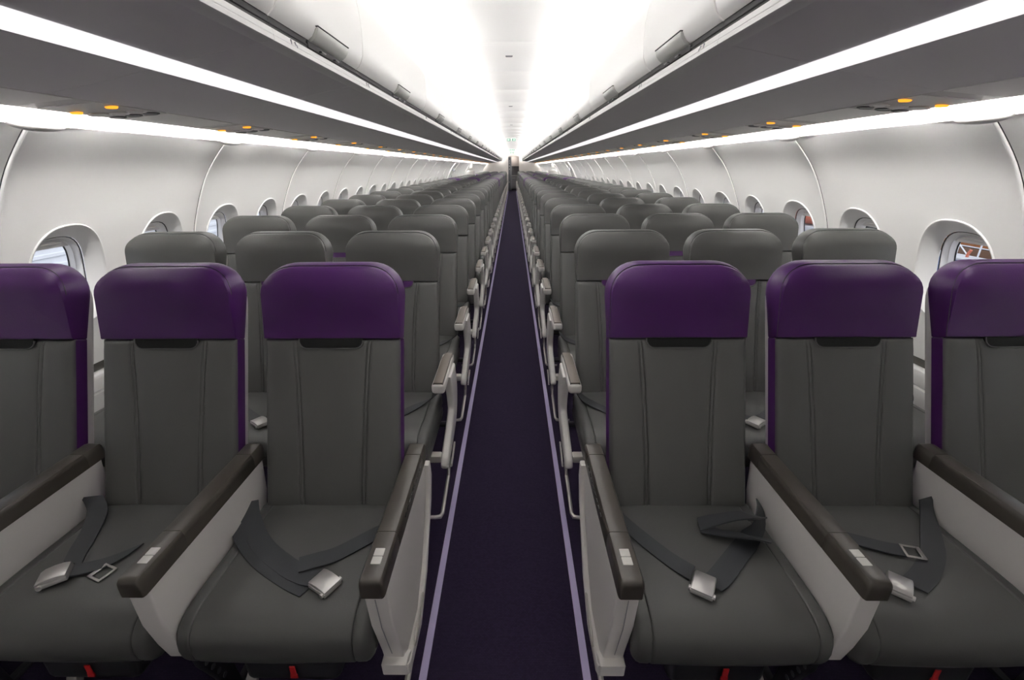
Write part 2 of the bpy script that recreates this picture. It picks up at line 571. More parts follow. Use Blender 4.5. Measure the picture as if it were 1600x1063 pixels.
# ------------------------------------------------------------------ overhead bins
PITCH_BIN = 1.40
DOORP = [(.604, 1.768), (.590, 1.778), (.581, 1.791), (.571, 1.815), (.566, 1.851), (.564, 1.886), (.565, 1.933), (.568, 1.970), (.574, 2.003), (.584, 2.026), (.596, 2.042), (.606, 2.047)]
def bin_meshes(s, ln):
    h = ln/2
    # carcass: underside, back, top
    bm = bmesh.new()
    body = [(.606, 1.716), (.85, 1.669), (1.05, 1.629), (1.25, 1.594), (1.30, 1.62), (1.34, 1.80), (1.20, 2.02), (.95, 2.16), (.68, 2.03), (.64, 1.80), (.622, 1.745)]
    a_prism(bm, [(s*x, z) for x, z in body], 'y', -h+.001, h-.001)
    case = fin(bm, 'bin_case', 25)
    bm = bmesh.new()
    led = [(.604, 1.710), (.598, 1.713), (.5965, 1.722), (.5975, 1.7225), (.598, 1.7245), (.597, 1.7265), (.600, 1.741), (.606, 1.743), (.640, 1.743), (.640, 1.708)]
    a_prism(bm, [(s*x, z) for x, z in led], 'y', -h+.0008, h-.0008)
    ledge = fin(bm, 'bin_ledge', 30)
    bm = bmesh.new()
    gr = [(.605, 1.742), (.607, 1.750), (.603, 1.752), (.603, 1.755), (.607, 1.757), (.607, 1.771), (.645, 1.775), (.645, 1.742)]
    a_prism(bm, [(s*x, z) for x, z in gr], 'y', -h+.0008, h-.0008)
    groove = fin(bm, 'bin_groove', 30)
    # door: curved sheet with thickness and rounded ends
    bm = bmesh.new()
    ends = [(-h+.0045, .018), (-h+.0025, .006), (-h+.004, .0015), (-h+.008, 0)]
    ysec = ends+[(-q, d) for q, d in ends[::-1]]
    rows = []
    for x, z in DOORP:
        rows.append([(s*(x+d), y_, z) for y_, d in ysec])
    back = [[(s*(x+.018), y_, z) for y_, d in ysec] for x, z in DOORP]
    a_grid(bm, rows)
    a_grid(bm, back)
    bmesh.ops.remove_doubles(bm, verts=bm.verts, dist=.0001)
    door = fin(bm, 'bin_door', 50)
    # latch: paddle under the door edge
    bm = bmesh.new()
    lp = [(.604, 1.762), (.592, 1.765), (.582, 1.772), (.573, 1.783), (.5685, 1.794), (.5675, 1.801), (.570, 1.804), (.577, 1.800), (.60, 1.785)]
    a_prism(bm, [(s*x, z) for x, z in lp], 'y', -.135, .135, bev=.003)
    latch = fin(bm, 'bin_latch', 35)
    bm = bmesh.new()
    a_box(bm, min(s*.566, s*.575), max(s*.566, s*.575), -.137, .137, 1.8025, 1.8055)
    a_box(bm, min(s*.600, s*.614), max(s*.600, s*.614), -.148, .148, 1.746, 1.765, bev=.002)
    lg = fin(bm, 'latch_gap')
    bm = bmesh.new()
    a_box(bm, min(s*.590, s*.606), max(s*.590, s*.606), -.018, .018, 1.7475, 1.753, bev=.002)
    hook = fin(bm, 'latch_hook')
    # row placard on the ledge: a bar and a small seat sign
    bm = bmesh.new()
    a_box(bm, min(s*.5955, s*.599), max(s*.5955, s*.599), -h+.10, -h+.1018, 1.726, 1.738)
    mark = fin(bm, 'placard')
    bm = bmesh.new()
    sy = [(.124, 1.737), (.128, 1.737), (.130, 1.731), (.137, 1.731), (.139, 1.725), (.137, 1.725), (.135, 1.7285), (.128, 1.7285)]
    a_prism(bm, [(-h+a, b) for a, b in sy], 'x', min(s*.5955, s*.599), max(s*.5955, s*.599))
    sym = fin(bm, 'seat_symbol')
    return case, ledge, groove, door, latch, lg, hook, mark, sym
for s, side in SIDES:
    off = .0 if s < 0 else .09
    ms = {}
    # half-length bin next to the camera, then full ones
    bins = [(-.73+off, PITCH_BIN-.0)]
    bins = [(.67+off, 1.40), (1.718+off, .696)]
    yb = 2.066+off
    while yb+PITCH_BIN < Y1-.2:
        bins.append((yb+PITCH_BIN/2, PITCH_BIN))
        yb += PITCH_BIN
    bins.insert(0, ((-.53-.03+off)/2, .50+off))
    for i, (yc, ln) in enumerate(bins):
        if ln not in ms:
            ms[ln] = bin_meshes(s, ln)
        c = ms[ln]
        if i == 0:
            lab = f'white overhead bin on the {side}, overhead and just behind the camera'
        elif i == 1:
            lab = f'white overhead bin on the {side}, the one the picture edge cuts through'
        elif i == 2:
            lab = f'short white overhead bin on the {side}, first with its latch in view'
        else:
            lab = f'white overhead bin with grey latch on the {side}, {nth(i-1)} latch from the camera'
        o = thing('overhead_bin', (0, yc, 0), lab, 'overhead bin', f'overhead bins on the {side}')
        link('bin_case', c[0], M['bin'], o)
        link('ledge', c[1], M['ledge'], o)
        link('groove', c[2], M['groove'], o)
        d = link('bin_door', c[3], M['door'], o)
        l = link('latch', c[4], M['latch'], d, (0, .03, 0))
        link('latch_gap', c[5], M['groove'], d, (0, .03, 0))
        for q in (-.02, .10):
            link('latch_hook', c[6], M['dark'], d, (0, q, 0))
        link('row_placard', c[7], M['galmid'], o)
        link('seat_symbol', c[8], M['galmid'], o)
    # strips under the bins
    for k, a, b in seg_range(off):
        bm = bmesh.new()
        x0, x1 = .860, .941
        zz = lambda x: 1.716-(x-.606)*(.047/.244)
        pr = [(x0, zz(x0)+.004), (x0+.003, zz(x0)-.004), ((x0+x1)/2, zz((x0+x1)/2)-.007), (x1-.003, zz(x1)-.004), (x1, zz(x1)+.004)]
        a_prism(bm, [(s*x, z) for x, z in pr], 'y', a+.010, b-.010)
        o = link('bin_strip_light', fin(bm, 'strip', 60), M['strip'])
        tag(o, f'white strip light under the {side} bins, {nth(k+1)} length from the camera', 'light', f'strip lights under the {side} bins')
    # wash lights at the top of the side wall
    k = 0
    yw = 1.5733-2*FR*2
    while yw < Y1-.2:
        a, b = max(yw, .95), min(yw+2*FR, Y1-.02)
        if b-a < .1:
            yw += 2*FR
            continue
        bm = bmesh.new()
        pr = [(1.455, 1.582), (1.4635, 1.582), (1.4600, 1.603), (1.4560, 1.624), (1.449, 1.624)]
        a_prism(bm, [(s*x, z) for x, z in pr], 'y', a+.0005, b-.0005)
        o = link('wall_wash_light', fin(bm, 'wash', 60), M['wash'])
        tag(o, f'glowing light strip at the top of the {side} wall, {nth(k+1)} length from the camera', 'light', f'wall lights on the {side}')
        yw += 2*FR
        k += 1
    # pocket that the wash lamps shine into
    bm = bmesh.new()
    pk = [(1.530, 1.5365), (1.5365, 1.5385), (1.537, 1.560), (1.530, 1.595), (1.512, 1.622), (1.485, 1.634), (1.430, 1.636), (1.430, 1.60)]
    a_grid(bm, [[(s*x, q, z) for x, z in pk] for q in (Y0+.01, Y1-.01)])
    ntrim += 1
    struct(f'trim_{ntrim}', fin(bm, 'light_pocket', 60), M['pocket'])
    # service channel between bins and wash light
    bm = bmesh.new()
    ch = [(1.245, 1.5950), (1.30, 1.5905), (1.451, 1.5780), (1.461, 1.5771), (1.463, 1.5795), (1.455, 1.60), (1.25, 1.61)]
    a_prism(bm, [(s*x, z) for x, z in ch], 'y', Y0+.02, Y1-.02)
    ntrim += 1
    struct(f'trim_{ntrim}', fin(bm, 'channel', 30), M['psu'])

# passenger service units
def psu_meshes(s):
    zz = lambda x: 1.5950-(x-1.245)*(.0175/.189)
    def disc(bm, x, y_, r, t, n=24, hole=0):
        pts = [(x+r*math.cos(2*PI*i/n), y_+r*math.sin(2*PI*i/n)) for i in range(n)]
        if hole:
            rings = []
            for rr, dz in ((r, 0), (r, -t*.8), (r-.002, -t), (hole+.002, -t), (hole, -t*.7), (hole, 0)):
                rings.append([(s*(x+rr*math.cos(2*PI*i/n)), y_+rr*math.sin(2*PI*i/n), zz(x+rr*math.cos(2*PI*i/n))+dz) for i in range(n)])
            a_rings(bm, rings, False, False)
        else:
            rings = [[(s*px, py, zz(px)+dz) for px, py in pts] for dz in (.002, -t)]
            rings.insert(2, [(s*(x+(px-x)*.9), y_+(py-y_)*.9, zz(px)-t-.001) for px, py in pts])
            a_rings(bm, rings, True, True)
    def plate(bm, x0, x1, y0, y1, t):
        v = [(x0, y0), (x1, y0), (x1, y1), (x0, y1)]
        rings = [[(s*x, y_, zz(x)+.001) for x, y_ in v], [(s*x, y_, zz(x)-t) for x, y_ in v]]
        a_rings(bm, rings)
    out = []
    bm = bmesh.new(); plate(bm, 1.252, 1.438, -.115, .185, .0025); out.append(fin(bm, 'service_panel', 30))
    bm = bmesh.new(); plate(bm, 1.252, 1.438, .195, .60, .0025); out.append(fin(bm, 'infill_panel', 30))
    lights = []
    for x, y_ in ((1.285, .155), (1.350, .155), (1.410, .155)):
        bm = bmesh.new(); disc(bm, x, y_, .026, .006, hole=.019); disc(bm, x, y_, .019, .004); lights.append(fin(bm, 'reading_lamp'))
    vents = []
    for x, y_ in ((1.282, .085), (1.345, .085)):
        bm = bmesh.new(); disc(bm, x, y_, .030, .007, hole=.022); disc(bm, x, y_, .018, .006); vents.append(fin(bm, 'air_vent'))
    bm = bmesh.new(); disc(bm, 1.402, .070, .034, .006, 32); sp = fin(bm, 'speaker')
    amb = []
    for x, y_ in ((1.418, -.005), (1.275, -.03)):
        bm = bmesh.new()
        n = 16
        rings = []
        for k_, dz in ((1, .001), (1, -.003), (.8, -.006)):
            rings.append([(s*(x+.020*k_*math.cos(2*PI*i/n)), y_+.013*k_*math.sin(2*PI*i/n), zz(x)+dz-.0025) for i in range(n)])
        a_rings(bm, rings)
        amb.append(fin(bm, 'amber'))
    return out, lights, vents, sp, amb
for s, side in SIDES:
    (pl, inf), lights, vents, sp, amb = psu_meshes(s)
    k = 0
    y_ = 1.64-.79*2
    while y_ < 28.2:
        lab = {0: f'overhead service panel with amber signs on the {side}, above the camera', 1: f'overhead service panel with amber signs on the {side}, just behind the picture edge'}.get(
            k, f'overhead service panel with amber signs above the {side} seats, {nth(max(1, k-1))} in view')
        o = thing('service_panel', (0, y_, 0), lab, 'overhead panel', f'overhead service panels on the {side}')
        link('panel', pl, M['psu'], o)
        link('infill', inf, M['psulite'], o)
        for a in amb:
            link('amber_sign', a, M['amber'], o, label='glowing amber sign')
        if k < 16:
            for a in lights:
                link('reading_lamp', a, M['dark'], o)
            for a in vents:
                link('air_vent', a, M['psulite'], o)
            link('speaker', sp, M['psu'], o)
        y_ += .79
        k += 1

# exit signs hanging under the ceiling
for i, yv in enumerate((15.1, 24.2, 28.7)):
    sz = 1.0
    o = thing('exit_sign', (-.012, yv, 2.17), ['green exit sign under the ceiling, nearest of three', 'green exit sign under the ceiling, middle of three', 'green exit sign under the ceiling above the rear doorway'][i], 'sign', 'exit signs under the ceiling')
    link('housing', box_mesh('sign_housing', -.15, .15, -.012, .012, -.045, .062, bev=.006), M['ceil'], o)
    for q, xo in ((0, -.078), (1, .078)):
        bm = bmesh.new()
        a_box(bm, xo-.052, xo+.052, -.0165, -.011, -.036, .036, bev=.002)
        f = link('sign_face', fin(bm, 'sign_face'), M['green'], o, label='green panel with a white symbol')
        bm = bmesh.new()
        if q == 0:    # walking figure beside a doorway
            a_box(bm, xo-.038, xo+.030, -.0185, -.016, -.024, .024)
            fig = fin(bm, 'sign_symbol')
        else:         # block arrow
            a_prism(bm, [(xo+.034, .026), (xo-.034, .026), (xo-.034, .008), (xo-.012, .008), (xo-.012, -.008), (xo-.034, -.008), (xo-.034, -.026), (xo+.034, -.026)][::-1], 'y', -.0185, -.016)
            fig = fin(bm, 'sign_symbol')
        link('symbol', fig, M['signwhite'], f)

# ------------------------------------------------------------------ end walls, rear galley
bm = bmesh.new()
a_box(bm, -1.9, 1.9, Y0-.06, Y0, -.04, 2.42)
struct('wall_front', fin(bm, 'wf'), M['wall'])
# unseen fill lamp, added to bounce light off the bulkhead onto seat fronts
bm = bmesh.new()
a_prism(bm, [(-.66, 2.10), (-.71, 2.15), (-.705, 2.155), (-.655, 2.105)], 'x', -1.3, 1.3)
o = link('added_fill_lamp', fin(bm, 'fill_lens'), M['front_fill'])
tag(o, 'added fill lamp behind the camera, bounced off the forward bulkhead', 'light')
bm = bmesh.new()
a_prism(bm, [(-.64, 2.08), (-.655, 2.085), (-.652, 2.108), (-.703, 2.158), (-.715, 2.158), (-.70, 2.20), (-.64, 2.20)], 'x', -1.31, 1.31)
link('fill_lamp_housing', fin(bm, 'fill_housing'), M['ledge'], o)
bm = bmesh.new()
a_box(bm, -1.9, -.235, Y1, Y1+.08, -.04, 2.42)
a_box(bm, .416, 1.9, Y1, Y1+.08, -.04, 2.42)
a_box(bm, -.235, .416, Y1, Y1+.08, 1.98, 2.42)
struct('wall_back', fin(bm, 'wb'), M['cream'])
bm = bmesh.new()
a_box(bm, -1.9, 1.9, 31.5, 31.58, -.04, 2.42)
a_box(bm, -1.9, 1.9, Y1+.08, 31.5, 2.10, 2.16)
a_box(bm, -1.9, -1.84, Y1+.08, 31.5, 0, 2.2)
a_box(bm, 1.84, 1.9, Y1+.08, 31.5, 0, 2.2)
ntrim += 1
struct(f'trim_{ntrim}', fin(bm, 'rear_lobby'), M['beige'])
o = thing('galley_cabinet', (-.16, 29.35, 0), 'tall dark grey galley cabinet with steel latches, left in the rear doorway', 'cabinet')
link('body', box_mesh('cab', -.55, .06, 0, .6, 0.02, 1.93, bev=.008), M['galgrey'], o)
link('edge_trim', box_mesh('cabtrim', .06, .12, -.01, .6, 0.02, 1.93, bev=.006), M['galmid'], o)
for z_ in (1.25, 1.42, 1.60, 1.72, .5):
    link('latch', box_mesh('cl', -.02, .01, -.025, 0, z_-.035, z_+.035, bev=.004), M['steel'], o, label='steel latch')
o = thing('galley_unit', (.2, 30.6, 0), 'beige galley unit with a dark recess, straight ahead through the rear doorway', 'galley')
link('upper_panel', box_mesh('gu', -.3, .5, 0, .5, 1.42, 2.0, bev=.006), M['beige'], o)
bm = bmesh.new()
a_box(bm, -.3, .5, .15, .5, .88, 1.42)
a_box(bm, -.3, -.15, 0, .5, .88, 1.42, bev=.004)
link('recess', fin(bm, 'gr'), M['galgrey'], o)
link('counter', box_mesh('gc', -.3, .5, -.03, .5, .84, .88, bev=.006), M['steel'], o)
for x0, x1 in ((-.3, .09), (.1, .5)):
    t_ = link('trolley', box_mesh('gt', x0, x1, -.01, .5, .05, .83, bev=.008), M['galmid'], o)
    link('handle', box_mesh('gh', x0+.08, x1-.08, -.035, -.012, .70, .73, bev=.005), M['steel'], t_)
bm = bmesh.new()
a_tube(bm, [(0, 30.2, 2.1), (0, 30.2, 2.06)], .16, 20)
tag(link('galley_lamp', fin(bm, 'gl'), emat('galley_lamp_lens', (1, .95, .88), 22), None), 'round ceiling lamp in the galley behind the rear doorway', 'light')

# ------------------------------------------------------------------ cabin doors far down the sides
nd = 0
for s, side in SIDES:
    for yd, big in ((13.6, False), (18.25, True)):
        nd += 1
        o = bpy.data.objects.new(f'door_{nd}', None)
        COL.objects.link(o)
        o.location = (0, yd, 0)
        o['kind'] = 'structure'
        hw = .33 if not big else .42
        bm = bmesh.new()
        hs = [.05+(1.50-.05)*i/22 for i in range(23)]
        yp = [(-hw-.05, .0), (-hw-.04, -.035), (-hw, -.045), (-hw+.02, -.02), (hw-.02, -.02), (hw, -.045), (hw+.04, -.035), (hw+.05, 0)]
        a_grid(bm, [[(s*(wx(h)+d), q, h) for q, d in yp] for h in hs])
        link('door_panel', fin(bm, 'door_panel', 30), M['wall'], o)
        bm = bmesh.new()
        for q in (-hw+.01, hw-.01):
            a_tube(bm, [(s*(wx(h)-.026), q, h) for h in hs], .008, 6)
        link('door_seal', fin(bm, 'door_seal'), M['galgrey'], o)
        if big:
            link('slide_cover', box_mesh('slide', min(s*1.42, s*1.85), max(s*1.42, s*1.85), -.38, .38, .30, 1.27, bev=.05, seg=4), M['arm'], o)
            link('assist_sign', box_mesh('asg', min(s*1.50, s*1.62), max(s*1.50, s*1.62), -.02, .02, 1.36, 1.50, bev=.01), M['button'], o)
        else:
            link('handle', box_mesh('dh', min(s*1.62, s*1.68), max(s*1.62, s*1.68), -.10, .10, 1.28, 1.36, bev=.01), M['galmid'], o)

# ------------------------------------------------------------------ seats
AL = math.atan(.189/.498)            # backrest recline
CA, SA = math.cos(AL), math.sin(AL)
def bk(u, s_, d):                    # backrest plane: across, along, depth behind the front face
    return (u, .0012+s_*SA+d*CA, .412+s_*CA-d*SA)
S_SEAM, S_TOP = .534, .776
def rr_loop(hw0, hw1, s0, s1, rt, rb, n=7, p=2.35):
    """rounded outline, half-width hw0 at the bottom, hw1 below the top corners"""
    pts = []
    def corner(cx, cs, r, a0):
        for i in range(n+1):
            a = a0+PI/2*i/n
            c, q = math.cos(a), math.sin(a)
            k = (abs(c)**p+abs(q)**p)**(-1/p)
            pts.append((cx+r*k*c, cs+r*k*q))
    corner(hw1-rt, s1-rt, rt, 0)
    corner(-hw1+rt, s1-rt, rt, PI/2)
    corner(-hw0+rb, s0+rb, rb, PI)
    corner(hw0-rb, s0+rb, rb, 3*PI/2)
    return pts
def pad_mesh(name, loop, prof, sharp=40, low=1.0, pt=bk, ku=1.0):
    """prof: (inset, depth) from the rear edge round to the front face"""
    hw = max(abs(p[0]) for p in loop)
    s0 = min(p[1] for p in loop)
    s1 = max(p[1] for p in loop)
    cs = (s0+s1)/2
    hs = (s1-s0)/2
    bm = bmesh.new()
    rings = []
    for ins, d in prof:
        ring = []
        for u, q in loop:
            t = min(1, max(0, (q-s0)/(s1-s0)/.75))
            t = low+(1-low)*t*t*(3-2*t)          # softer edge towards the top
            i2 = ins*(t if ins < .03 else 1)
            iu = i2*(ku if ins < .03 else 1-(1-ku)*max(0, 1-(ins-.03)/.03))
            ring.append(pt(u*(hw-iu)/hw, cs+(q-cs)*(hs-i2)/hs, d))
        rings.append(ring)
    a_rings(bm, rings)
    return fin(bm, name, sharp)

def head_pt(u, q, d):                # head cover: pillow swelling forward, shallow at its lower seam
    t = min(1, max(0, (q-S_SEAM)/(S_TOP-S_SEAM)))
    k = min(1, t*1.25)
    k = k*k*(3-2*k)
    f = .046*(.13+.87*k)
    de = d*(.13+.87*k) if d <= .046 else f+(d-.046)*(.092*(.54+.30*k)-f)/.046
    w_ = min(1, t/.72)
    v_ = max(0, (t-.6)/.4)
    swell = .037*w_*w_*(3-2*w_)-.014*v_*v_
    return bk(u, q, de-swell*(1-.75*min(1, max(0, d)/.08)))
def seat_meshes():
    D = {}
    # head cover: soft front, piped seam, gusset rolling back
    lp = rr_loop(.2095, .2150, S_SEAM, S_TOP, .105, .003, 9, 2.1)
    D['head'] = pad_mesh('headrest', lp, [(.024, .092), (.008, .084), (.0015, .072), (0, .060), (.0015, .046), (.005, .034), (.011, .0235), (.016, .0175), (.0185, .0150), (.0192, .0175), (.0212, .0170), (.0225, .0125),
                                          (.0265, .0085), (.0299, .006), (.045, .0015), (.070, -.0025), (.090, -.004), (.106, -.0045)], low=.06, pt=head_pt, ku=.38)
    bm = bmesh.new()
    cs = (S_SEAM+S_TOP)/2
    pts = []
    for u, q in lp:
        t = min(1, max(0, (q-S_SEAM)/(S_TOP-S_SEAM)/.75))
        i2 = .0200*(.06+.94*t*t*(3-2*t))
        pts.append(head_pt(u*(.2150-.38*i2)/.2150, cs+(q-cs)*(.121-i2)/.121, .0158))
    a_tube(bm, pts[:], .0012, 5, caps=False)
    D['piping'] = fin(bm, 'piping')
    # backrest front with two sewn seams
    bm = bmesh.new()
    rows = []
    def seam_u(t):
        t = min(1, max(0, t))
        return .094+.008*t+.013*t**3
    srow = [(-.035, .05), (-.035, .02), (-.033, .008), (-.024, .002), (0, 0)]+[(.02+i*.48/16, 0) for i in range(17)]+[(.518, .001), (.527, .0045), (.5325, .011), (.533, .03), (.533, .05)]
    for q, ds in srow:
        t = q/.53
        u = seam_u(t)
        cols = [(-.2085, .05), (-.2085, .020), (-.2075, .010), (-.203, .004), (-.195, .001), (-.170, -.001), (-.135, -.001), (-u-.014, -.0005), (-u-.0075, .0008), (-u-.006, .0034), (-u-.0045, .0010), (-u, -.0002), (-u+.0038, .001), (-u+.005, .0036), (-u+.0062, .001), (-u+.012, -.0008), (-.06, -.003), (0, -.004)]
        cols = cols+[(-a, b) for a, b in cols[-2::-1]]
        rows.append([bk(a, q, max(ds, b) if (ds > .004 or b > .004) else ds+b) for a, b in cols])
    a_grid(bm, rows)
    D['back'] = fin(bm, 'backrest', 55)
    # gusset down the sides
    D['gusset'] = pad_mesh('side_gusset', rr_loop(.2095, .2100, -.03, S_SEAM+.004, .012, .012), [(.004, .052), (.0, .048), (0, .020), (.0015, .014), (.006, .012)])
    # shell behind
    D['shell'] = pad_mesh('back_shell', rr_loop(.2000, .2040, -.05, .745, .10, .02), [(.03, .090), (.010, .087), (.002, .080), (0, .068), (0, .048), (.004, .046)])
    # trim patch under the head cover
    bm = bmesh.new()
    hwp, s0, s1, r = .0965, .5045, .5345, .025
    loop = [(hwp, s1), (-hwp, s1)]+[(-hwp+r-r*math.cos(a), s0+r-r*math.sin(a)) for a in [PI/2*i/8 for i in range(9)]]+[(hwp-r+r*math.sin(a), s0+r-r*math.cos(a)) for a in [PI/2*i/8 for i in range(9)]]
    cu, cq = 0, (s0+s1)/2
    rings = [[bk(u, q, .004) for u, q in loop], [bk(u, q, -.0058) for u, q in loop], [bk(u*.975, cq+(q-cq)*.93, -.0062) for u, q in loop], [bk(u*.965, cq+(q-cq)*.9, -.0052) for u, q in loop]]
    a_rings(bm, rings, False, True)
    D['patch'] = fin(bm, 'patch', 30)
    bm = bmesh.new()
    a_tube(bm, [bk(u*1.02, q-.001, -.0056) for u, q in loop[1:]], .0024, 6)
    D['patch_edge'] = fin(bm, 'patch_edge')
    # cushion
    bm = bmesh.new()
    prof = [(.035, .400), (.033, .425), (.02, .430), (-.03, .4325), (-.10, .434), (-.18, .436), (-.26, .437), (-.31, .4355), (-.345, .430), (-.368, .420), (-.384, .405), (-.392, .385), (-.3945, .36), (-.391, .335), (-.382, .316), (-.366, .306), (-.34, .302), (-.2, .300), (0, .300)]
    rows = []
    for i, (y_, z_) in enumerate(prof):
        t0 = prof[max(i-1, 0)]
        t1 = prof[min(i+1, len(prof)-1)]
        ty, tz = t1[0]-t0[0], t1[1]-t0[1]
        L = math.hypot(ty, tz)
        ny, nz = -tz/L, ty/L          # inward normal flips below
        if nz > 0 and i < 8:
            ny, nz = -ny, -nz
        cy, cz = -.19, .36
        if (cy-y_)*ny+(cz-z_)*nz < 0:
            ny, nz = -ny, -nz
        front = y_ < -.12 and i > 3
        wide = .2275 if i > 4 else .2255
        cols = [(-wide, .06), (-wide, .028), (-wide+.0025, .014), (-wide+.009, .0055), (-wide+.018, .0015), (-.192, .0006), (-.1885, .0012), (-.187, .0042), (-.1855, .0012), (-.182, 0), (-.13, -.002), (-.06, -.0035), (0, -.004)]
        cols = cols+[(-a, b) for a, b in cols[-2::-1]]
        rows.append([(a, y_+ny*b, z_+nz*b) for a, b in cols])
    a_grid(bm, rows)
    a_box(bm, -.222, .222, -.375, .02, .31, .40, bev=.01)
    D['cushion'] = fin(bm, 'seat_cushion', 55)
    return D
SM = seat_meshes()

def mir(fn, s):
    """build with +x = outboard, mirror for the left side"""
    bm = bmesh.new()
    fn(bm)
    if s < 0:
        for v in bm.verts:
            v.co.x = -v.co.x
    return bm

# --- front-row closed armrests
def arm_cap(bm):
    h0, h1 = .552, .600
    pr = [(-.0268, h0), (-.0268, h0+.030), (-.0255, h0+.040), (-.0215, h1-.0012), (-.017, h1), (.017, h1), (.0215, h1-.0012), (.0255, h0+.040), (.0268, h0+.030), (.0268, h0)]
    def sec(y_, k, dz):
        return [(x*k, y_, h0+(z-h0)*dz) for x, z in pr]
    a_rings(bm, [sec(-.405, .80, .74), sec(-.4035, .90, .90), sec(-.399, .975, .975), sec(-.390, 1, 1), sec(-.2690, 1, 1), sec(-.2683, .985, .975), sec(-.2667, .985, .975), sec(-.2660, 1, 1),
                 sec(.0325, 1, 1), sec(.0332, .985, .97), sec(.0348, .985, .97), sec(.0355, 1, 1.01), sec(.085, 1, 1.03), sec(.092, .96, .98), sec(.096, .85, .85)])
def arm_slits(bm):
    for i in range(9):
        y_ = -.20+i*.026
        a_box(bm, -.0285, -.0262, y_, y_+.014, .580, .583)
def arm_buttons(i):
    def f(bm):
        y_ = -.3275-i*.0225
        a_box(bm, -.011, .011, y_-.0105, y_+.0105, .596, .6015, bev=.0015)
    return f
def arm_body_mid(bm):
    pts = [(-.392, .556), (-.390, .446), (-.376, .365), (-.360, .30), (-.20, .27), (.02, .33), (.066, .45), (.078, .556)]
    a_prism(bm, pts, 'x', -.0255, .0255, bev=.006, seg=3)
def arm_body_aisle(bm):
    pts = [(-.387, .556), (-.374, .426), (-.338, .287), (-.328, .232), (-.18, .225), (-.09, .285), (.04, .44), (.066, .50), (.074, .556)]
    a_prism(bm, pts, 'x', -.0262, .0255, bev=.005, seg=3)
def arm_body_groove(bm):
    a_tube(bm, [(-.0005, -.3905, .53), (-.0005, -.3783, .426), (-.0005, -.342, .287)], .0012, 5)
def arm_shield(bm):
    # white rim plate on the aisle face
    pts = [(-.352, .262), (-.349, .222), (-.33, .205), (-.20, .193), (-.08, .262), (.055, .42), (.086, .49), (.080, .545), (.050, .548), (.062, .49), (.02, .405), (-.09, .285), (-.18, .232), (-.328, .240)]
    a_prism(bm, pts, 'x', -.040, -.022, bev=.005, seg=3)
    pts = [(-.354, .262), (-.351, .222), (-.33, .205), (-.30, .203), (-.30, .240), (-.328, .262)]
    a_prism(bm, pts, 'x', -.036, .027, bev=.004, seg=3)
def arm_bracket(bm):
    r = [(-.044, -.175, .272), (-.044, -.285, .244), (-.044, -.294, .249), (-.044, -.290, .258), (-.044, -.185, .288), (-.044, -.173, .284), (-.044, -.175, .272)]
    a_tube(bm, r, .0028, 6)
# --- armrests of the rows behind
def arm2_base(bm):
    a_box(bm, -.0265, .0265, -.238, .082, .556, .598, bev=.012, seg=3)
    for v in bm.verts:
        if v.co.y < -.1:
            v.co.z -= .004
def arm2_pad(bm):
    pts = [(-.019, -.228), (.019, -.228), (.019, .02), (.014, .045), (.014, .072), (-.021, .072), (-.021, .045), (-.019, .02)]
    a_prism(bm, pts, 'z', .594, .6035, bev=.003)
    for v in bm.verts:
        if v.co.y < -.1:
            v.co.z -= .004
def arm2_edge(bm):
    pts = [(-.0205, -.230), (.0205, -.230), (.0205, .02), (.0155, .045), (.0155, .0735), (-.0225, .0735), (-.0225, .045), (-.0205, .02)]
    a_prism(bm, pts, 'z', .5935, .5985)
    for v in bm.verts:
        if v.co.y < -.1:
            v.co.z -= .004
def frame_plate(bm):
    # curved pale shield below the aisle armrest
    pts = [(-.13, .575), (-.105, .492), (-.09, .430), (-.10, .39), (-.207, .350), (-.31, .314), (-.337, .290), (-.337, .270), (-.305, .262), (-.18, .278), (-.05, .305), (.020, .360), (.050, .430), (.048, .490), (.02, .575)]
    out = smooth_path([(0, a, b) for a, b in pts], 3)
    a_prism(bm, [(p.y, p.z) for p in out], 'x', -.038, -.008, bev=.009, seg=3)
def frame_mount(bm):
    a_box(bm, -.010, .040, -.325, -.285, .285, .318, bev=.008)
def arm_mid_simple(bm):
    a_box(bm, -.020, .020, -.10, .05, .545, .58, bev=.006)
    a_tube(bm, [(0, .02, .56), (0, .06, .54)], .014, 8)
def bar(bm):
    # baggage rail near the floor, aisle end
    a_tube(bm, [(.065, -.405, .085), (.015, -.405, .085), (-.005, -.405, .088), (-.012, -.39, .092), (-.012, -.20, .125), (-.013, -.17, .155), (-.015, -.155, .285)], .0075, 8)
def legs_mid(bm):
    pts = [(-.345, .305), (-.335, .22), (-.30, .12), (-.28, .012), (-.24, .012), (-.25, .10), (-.27, .18), (-.18, .27), (-.05, .27), (-.02, .15), (.06, .012), (.11, .012), (.03, .17), (.0, .305)]
    a_prism(bm, pts, 'x', -.012, .012, bev=.003)
def leg_foot(bm):
    a_box(bm, -.012, .012, -.34, .16, 0, .014, bev=.003)
def legs_holes(bm):
    for i in range(4):
        a_tube(bm, [(-.0135, -.325+i*.012, .225-i*.035), (.0135, -.325+i*.012, .225-i*.035)], .008, 8)
def beam(bm):
    for y_ in (-.29, -.03):
        a_tube(bm, [(-.2535, y_, .286), (.2535, y_, .286)], .014, 10)
def brace(bm):
    a_box(bm, -.014, .014, -.012, .012, -.14, .14, bev=.003)

